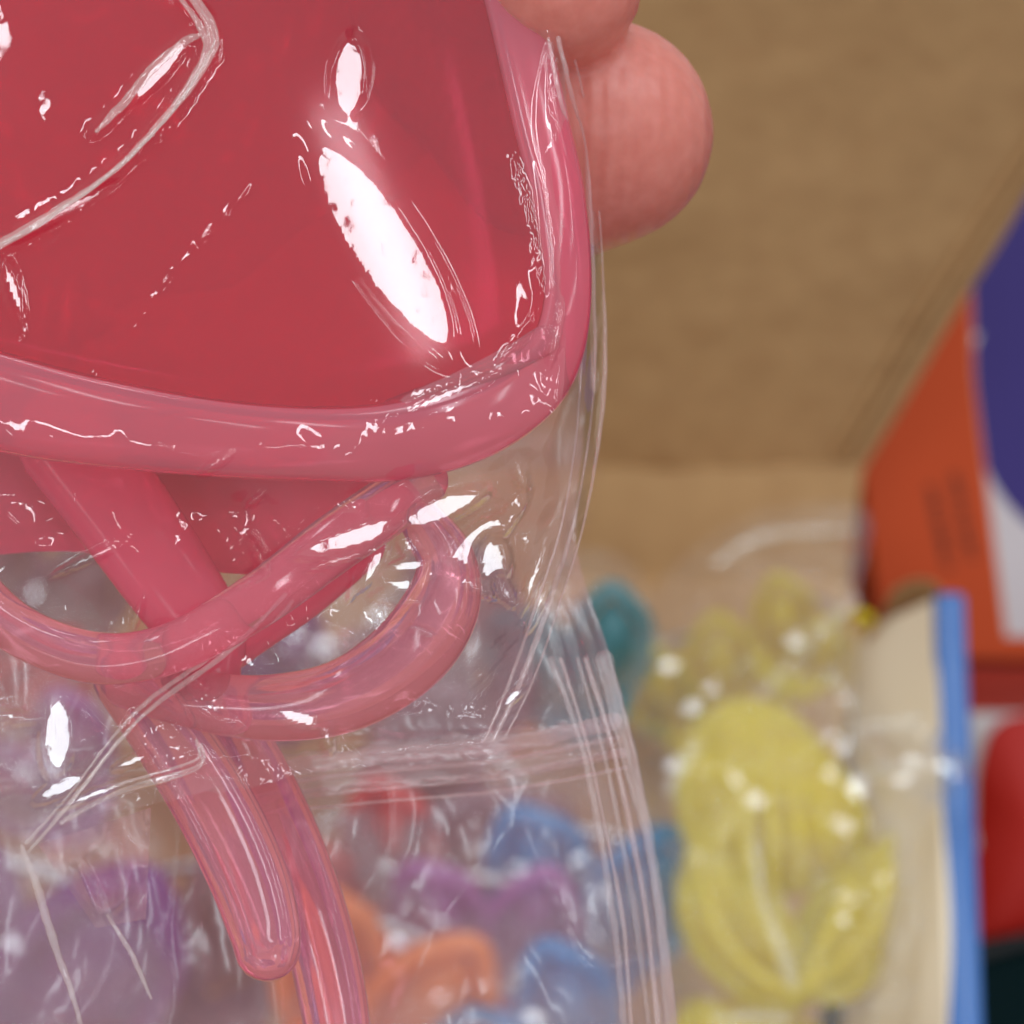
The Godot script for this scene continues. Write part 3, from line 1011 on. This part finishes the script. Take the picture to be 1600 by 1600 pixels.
# ---------------------------------------------------------------- the other hair claws in their bags
const SPARKS := [[1108, 1078], [1080, 1105], [1045, 1040], [1150, 1220], [1180, 1095], [1310, 1070], [1322, 1092], [1340, 1232], [1425, 1190], [1450, 1212], [1470, 1196], [1488, 1208], [1412, 1218], [1440, 1140], [1305, 1148], [1320, 1165], [1300, 1210], [1342, 1288], [1318, 1290], [1310, 1402], [1326, 1420], [1316, 1436], [1334, 1478], [1380, 1372], [1445, 1445], [1400, 1530], [1120, 1395], [1080, 1365], [1085, 1338], [1060, 1396], [1152, 1542], [1140, 862], [1166, 874], [1040, 1212], [1050, 1195], [1110, 1588], [1400, 1308], [1128, 1305], [1180, 1250], [1240, 1000],
	[700, 1355], [736, 1384], [752, 1370], [672, 1405], [690, 1440], [735, 1480], [680, 1500], [755, 1516], [815, 1522], [828, 1535], [890, 1370], [940, 1398], [922, 1425], [932, 1462], [965, 1430], [950, 1532], [610, 1358], [832, 1590], [745, 1325], [815, 1350], [905, 1340], [700, 1465], [684, 1550],
	[75, 1150], [60, 1175], [40, 1205], [85, 1200], [60, 1575], [80, 1590], [350, 1580], [372, 1570], [20, 1475], [445, 1000], [480, 1016], [515, 1000], [505, 1010], [460, 985], [590, 960], [55, 925], [880, 1065], [620, 1470], [560, 1560]]

func bag_sheet(outline: Array, bulge: float, amp: float, seed_: float, origin: Vector3, sparkling := false) -> ArrayMesh:
	var c := [0.0, 0.0, 0.0]
	for p in outline:
		for k in 3:
			c[k] += p[k] / outline.size()
	var rings := 100
	var around := 260
	var v := PackedVector3Array()
	var uv := PackedVector2Array()
	var facets := []
	if sparkling:
		for p in SPARKS:
			facets.append([Vector2(p[0], p[1]), rng.randf_range(13.0, 22.0), rng.randf_range(0.35, 0.9), rng.randf_range(-1.3, 1.3), lamps[[0, 0, 1, 2, 3, 5][rng.randi() % 6]], null, null])
	for r in rings:
		var s := maxf(float(r) / (rings - 1), 0.002)
		for j in around:
			var q := catmull_loop(outline, float(j) / around)
			var px := lerpf(c[0], q[0], s)
			var py := lerpf(c[1], q[1], s)
			var h := bulge * (1.0 - pow(s, 3.0)) + amp * (0.8 * noise_b.get_noise_2d(px * 1.7 + seed_, py * 1.7) + 0.9 * noise_d.get_noise_2d(px * 1.3 + seed_ * 9.0, py * 1.3) + 0.3 * noise_c.get_noise_2d(px * 1.6 + seed_, py * 1.6) + 0.12 * noise_c.get_noise_2d(px * 4.0, py * 4.0 + seed_))
			var dep := lerpf(c[2], q[2], s)
			for f in facets:
				var off: Vector2 = Vector2(px, py) - f[0]
				var e := off.rotated(f[3])
				e.y /= f[2]
				var far: float = e.length() / f[1]
				if far > 1.7:
					continue
				var here := W(px, py, dep - h * 0.001)
				if f[5] == null:
					f[5] = ((eye - here).normalized() + ((f[4] as Vector3) - here).normalized()).normalized()
					f[6] = here
				var aim: float = (dep - depth_on(px, py, f[6], f[5])) * 1000.0
				h = lerpf(h, aim, smoothstep(1.7, 0.9, far))
			v.append(W(px, py, dep - h * 0.001))
			uv.append(Vector2(px, py) / 300.0)
	return to_mesh(v, grid_index(rings, around, true), uv, origin, false)

func loop(outline: Array, width: float, thick: float, o: Vector3) -> ArrayMesh:
	var rows := []
	for k in outline.size() + 1:
		var q: Array = outline[k % outline.size()]
		rows.append([q[0], q[1], q[2], width, thick])
	return sweep(rows, 44, o, false, false, 12, 2.4)

func oval(cx: float, cy: float, rx: float, ry: float, turn: float, dep: float, slope := 0.0) -> Array:
	var out := []
	for k in 10:
		var a := TAU * k / 10.0
		var x := rx * cos(a)
		var y := ry * sin(a) * (1.0 + 0.12 * cos(3 * a))
		out.append([cx + x * cos(turn) - y * sin(turn), cy + x * sin(turn) + y * cos(turn), dep + slope * sin(a + turn)])
	return out

func claw(called: String, label: String, mat: Material, cx: float, cy: float, size: float, turn: float, dep: float) -> void:
	var o := W(cx, cy, dep)
	var t := thing(called, label, "hair clip", o, "bagged hair claws in the carton")
	var ca := cos(turn)
	var sa := sin(turn)
	for s in [-1.0, 1.0]:
		var x: float = cx + (s * 0.34 * ca - 0.1 * sa) * size
		var y: float = cy + (s * 0.34 * sa + 0.1 * ca) * size
		part("half_shell", shell(oval(x, y, 0.27 * size, 0.44 * size, turn + s * 0.45, dep + 0.004, 0.006), 5.0, 1.6, o, Vector2(0.02 * s, 0.0), 12, 48), mat, t)
		part("frame", loop(oval(x, y, 0.35 * size, 0.54 * size, turn + s * 0.45, dep + 0.001, 0.006), 0.15 * size * 2.6, 2.6, o), mat, t)
		for k in 3:
			var bx: float = x + ((s * (0.05 - 0.16 * k)) * ca - (0.40 + 0.05 * k) * sa) * size
			var by: float = y + ((s * (0.05 - 0.16 * k)) * sa + (0.40 + 0.05 * k) * ca) * size
			var mm := size / 8.0
			part("tooth", sweep([[bx, by, dep + 0.002, 0.16 * size * 2.6, 2.0], [bx - sa * 0.2 * size - ca * s * 0.05 * size, by + ca * 0.2 * size - sa * s * 0.05 * size, dep - 0.004, 0.13 * size * 2.6, 2.0], [bx - sa * 0.34 * size - ca * s * 0.2 * size, by + ca * 0.34 * size - sa * s * 0.2 * size, dep - 0.003, 0.09 * size * 2.6, 1.6]], 14, o, true, true, 12), mat, t)
	part("hinge_spring", sweep([[cx - 0.2 * ca * size + 0.35 * sa * size, cy - 0.2 * sa * size - 0.35 * ca * size, dep - 0.002, 0.2 * size, 3.0], [cx + 0.2 * ca * size + 0.35 * sa * size, cy + 0.2 * sa * size - 0.35 * ca * size, dep - 0.002, 0.2 * size, 3.0]], 10, o, true, true, 12), M.steel, t)

func build_bagged_clips() -> void:
	# yellow one, in full view beside the held clip
	var o := W(1220, 1350, 0.40)
	var t := thing("hair_clip", "translucent yellow hair claw lying open in its bag beside the cream carton side", "hair clip", o, "bagged hair claws in the carton")
	var left_petal := [[1068, 1370, 0.3580], [1105, 1290, 0.3580], [1165, 1300, 0.3600], [1200, 1380, 0.3580], [1240, 1480, 0.3540], [1256, 1560, 0.3540], [1190, 1568, 0.3560], [1110, 1510, 0.3560], [1070, 1440, 0.3560]]
	var right_petal := [[1250, 1530, 0.3540], [1256, 1440, 0.3580], [1300, 1380, 0.3600], [1360, 1340, 0.3600], [1406, 1312, 0.3600], [1412, 1400, 0.3560], [1390, 1480, 0.3540], [1335, 1548, 0.3520], [1280, 1556, 0.3520]]
	var back_dome := [[1062, 1240, 0.3680], [1085, 1150, 0.3720], [1150, 1102, 0.3740], [1225, 1118, 0.3740], [1285, 1180, 0.3720], [1345, 1270, 0.3700], [1320, 1360, 0.3680], [1200, 1385, 0.3660], [1090, 1330, 0.3660]]
	part("half_shell", shell(left_petal, 6.0, 1.6, o, Vector2(-0.01, 0), 14, 64, 0.5), M.yellow, t)
	part("half_shell", shell(right_petal, 5.0, 1.6, o, Vector2(0.012, 0), 14, 64, 0.5), M.yellow, t)
	part("dome", shell(back_dome, 8.0, 1.6, o, Vector2.ZERO, 14, 64, 0.8), M.yellow, t)
	for l in [left_petal, right_petal, back_dome]:
		part("frame", loop(l, 58.0, 2.6, o), M.yellow, t)
	for q in [[1110, 1360, 1150, 1240, 40], [1150, 1400, 1168, 1230, 44], [1205, 1410, 1200, 1225, 48], [1250, 1380, 1232, 1235, 44], [1300, 1350, 1262, 1250, 40]]:
		part("tooth", sweep([[q[2], q[3], 0.3600, q[4], 2.0], [lerpf(q[2], q[0], 0.5) + 6, lerpf(q[3], q[1], 0.45), 0.3530, q[4] * 1.1, 2.2], [q[0], q[1], 0.3550, q[4] * 0.8, 1.8]], 18, o, true, true, 14), M.yellow, t)
	for q in [[[1172, 1330], [1180, 1410], [1214, 1490], [1246, 1548]], [[1096, 1372], [1122, 1456], [1180, 1520], [1240, 1556]], [[1388, 1350], [1372, 1430], [1318, 1496], [1258, 1548]], [[1330, 1382], [1300, 1440], [1274, 1500], [1254, 1548]]]:
		var rows := []
		for p in q:
			rows.append([p[0], p[1], 0.3475, 44.0, 2.0])
		part("rib", sweep(rows, 22, o, true, true, 12), M.yellow, t)
	part("grip", shell([[1060, 1590, 0.3600], [1100, 1560, 0.3600], [1250, 1590, 0.3580], [1330, 1660, 0.3540], [1200, 1720, 0.3540], [1040, 1690, 0.3560]], 5.0, 2.4, o), M.yellow, t)
	claw("hair_clip", "small yellow hair claw at the top of the yellow heap by the carton's torn corner", M.yellow, 1270, 985, 130, 0.5, 0.42)
	claw("hair_clip", "pale yellow hair claw blurred beside the bag's edge, left of the upper yellow claw", M.yellow, 1070, 1050, 150, -0.3, 0.42)
	claw("hair_clip", "large purple hair claw at the lower left, seen through the bag", M.purple, 30, 1470, 330, 0.3, 0.36)
	claw("hair_clip", "pale purple hair claw above the large purple one at the left edge", M.lilac, 60, 1190, 160, -0.6, 0.385)
	claw("hair_clip", "small purple hair claw glimpsed between the pink teeth", M.purple, 400, 1030, 150, -0.5, 0.40)
	claw("hair_clip", "orange hair claw beside the longest pink tooth", M.orange, 600, 1530, 230, 0.4, 0.36)
	claw("hair_clip", "red hair claw above the orange one, seen through the bag's flat end", M.red, 540, 1350, 200, -0.5, 0.385)
	claw("hair_clip", "blue hair claw behind the pleated edge of the bag's flat end", M.blue, 930, 1380, 220, 0.2, 0.38)
	claw("hair_clip", "teal hair claw just right of the bag's lower corner", M.teal, 890, 1010, 170, -0.2, 0.405)
	claw("hair_clip", "lower blue hair claw, at the bottom edge of the picture", M.blue, 820, 1610, 200, -0.6, 0.365)
	claw("hair_clip", "reddish brown hair claw at the left edge behind the lowest pink curve", M.red, 0, 1060, 190, 0.2, 0.40)
	claw("hair_clip", "smoky grey hair claw behind the clear bag's sealed seam", M.smoke, 730, 1250, 230, 0.9, 0.385)
	claw("hair_clip", "smoky brown hair claw between the pink hook tooth and the bag's corner", M.smoke, 660, 1000, 220, -0.8, 0.40)
	claw("hair_clip", "smoky grey hair claw between the large purple and the orange ones", M.smoke, 290, 1440, 240, -0.2, 0.37)
	claw("hair_clip", "lilac hair claw below the sealed seam, between the grey and the blue ones", M.lilac, 760, 1440, 190, 0.1, 0.375)
	claw("hair_clip", "smoky brown hair claw behind the upper left pink curve", M.smoke, 60, 900, 190, 0.4, 0.405)
	var bags := [
		["clear bag round the open yellow hair claw, its end lapping over the blue carton lip", [[985, 1000, 0.400], [1040, 900, 0.415], [1180, 805, 0.425], [1352, 800, 0.425], [1335, 960, 0.400], [1370, 1090, 0.385], [1500, 1170, 0.345], [1505, 1225, 0.343], [1440, 1290, 0.345], [1445, 1440, 0.34], [1410, 1640, 0.335], [1200, 1720, 0.34], [1040, 1640, 0.345], [1015, 1400, 0.350], [985, 1180, 0.372]], 24.0, 3.2, 11.0],
		["clear bag round the purple hair claw at the lower left", [[-200, 1180, 0.37], [60, 1090, 0.375], [180, 1200, 0.375], [270, 1380, 0.37], [260, 1600, 0.35], [40, 1760, 0.34], [-220, 1700, 0.34]], 12.0, 3.0, 47.0],
		["clear bag round the orange and red hair claws", [[420, 1230, 0.39], [560, 1200, 0.39], [680, 1280, 0.385], [730, 1440, 0.375], [760, 1640, 0.355], [560, 1760, 0.35], [430, 1640, 0.36], [380, 1400, 0.38]], 10.0, 3.0, 83.0],
		["clear bag round the blue hair claws, sparkling behind the flat bag end", [[680, 1260, 0.395], [820, 1180, 0.40], [980, 1200, 0.395], [1060, 1330, 0.385], [1070, 1520, 0.37], [980, 1720, 0.35], [760, 1740, 0.35], [700, 1500, 0.37]], 10.0, 3.2, 129.0],
		["clear bag between the pink teeth round the small purple hair claw", [[360, 900, 0.405], [520, 840, 0.41], [720, 880, 0.41], [780, 1020, 0.40], [680, 1140, 0.39], [500, 1130, 0.39], [370, 1060, 0.395]], 10.0, 3.0, 171.0],
		["clear bag round the teal hair claw", [[800, 940, 0.42], [900, 860, 0.425], [1000, 900, 0.42], [1010, 1060, 0.41], [920, 1160, 0.40], [800, 1110, 0.405]], 8.0, 2.6, 213.0],
		["clear bag at the left edge round the reddish brown hair claw", [[-240, 860, 0.41], [40, 830, 0.415], [180, 920, 0.41], [200, 1080, 0.40], [60, 1180, 0.385], [-220, 1160, 0.385]], 8.0, 2.6, 251.0],
	]
	for b in bags:
		var c := Vector3.ZERO
		for p in b[1]:
			c += W(p[0], p[1], p[2]) / b[1].size()
		var t2 := thing("bag", b[0], "bag", c, "clear bags in the carton")
		part("front_sheet", bag_sheet(b[1], b[2], b[3], b[4], c, true), M.bag, t2)
		part("inner_sheet", bag_sheet(b[1], b[2] - 3.0, b[3] * 0.8, b[4] + 700.0, c), M.bag, t2)
		if b[4] == 11.0:
			for f in [[[1335, 940, 0.385], [1270, 1000, 0.385], [1190, 1085, 0.38]], [[1045, 1232, 0.352], [1065, 1200, 0.352], [1086, 1164, 0.352]], [[1296, 1052, 0.37], [1316, 1080, 0.37], [1332, 1104, 0.37]], [[1120, 880, 0.405], [1200, 835, 0.41], [1330, 828, 0.41]], [[1180, 1320, 0.333], [1190, 1400, 0.332], [1215, 1470, 0.331], [1240, 1540, 0.331]], [[1340, 1215, 0.348], [1420, 1190, 0.346], [1496, 1196, 0.344]], [[1290, 1150, 0.36], [1350, 1135, 0.362], [1440, 1125, 0.362]], [[1120, 1595, 0.333], [1170, 1588, 0.333], [1230, 1592, 0.333]]]:
				var rows := []
				for p in f:
					rows.append([p[0], p[1], p[2], rng.randf_range(18.0, 44.0), 0.5])
				part("fold", sweep(rows, 30, c, true, true, 12, 1.8, 0.5), M.bag_fold, t2)
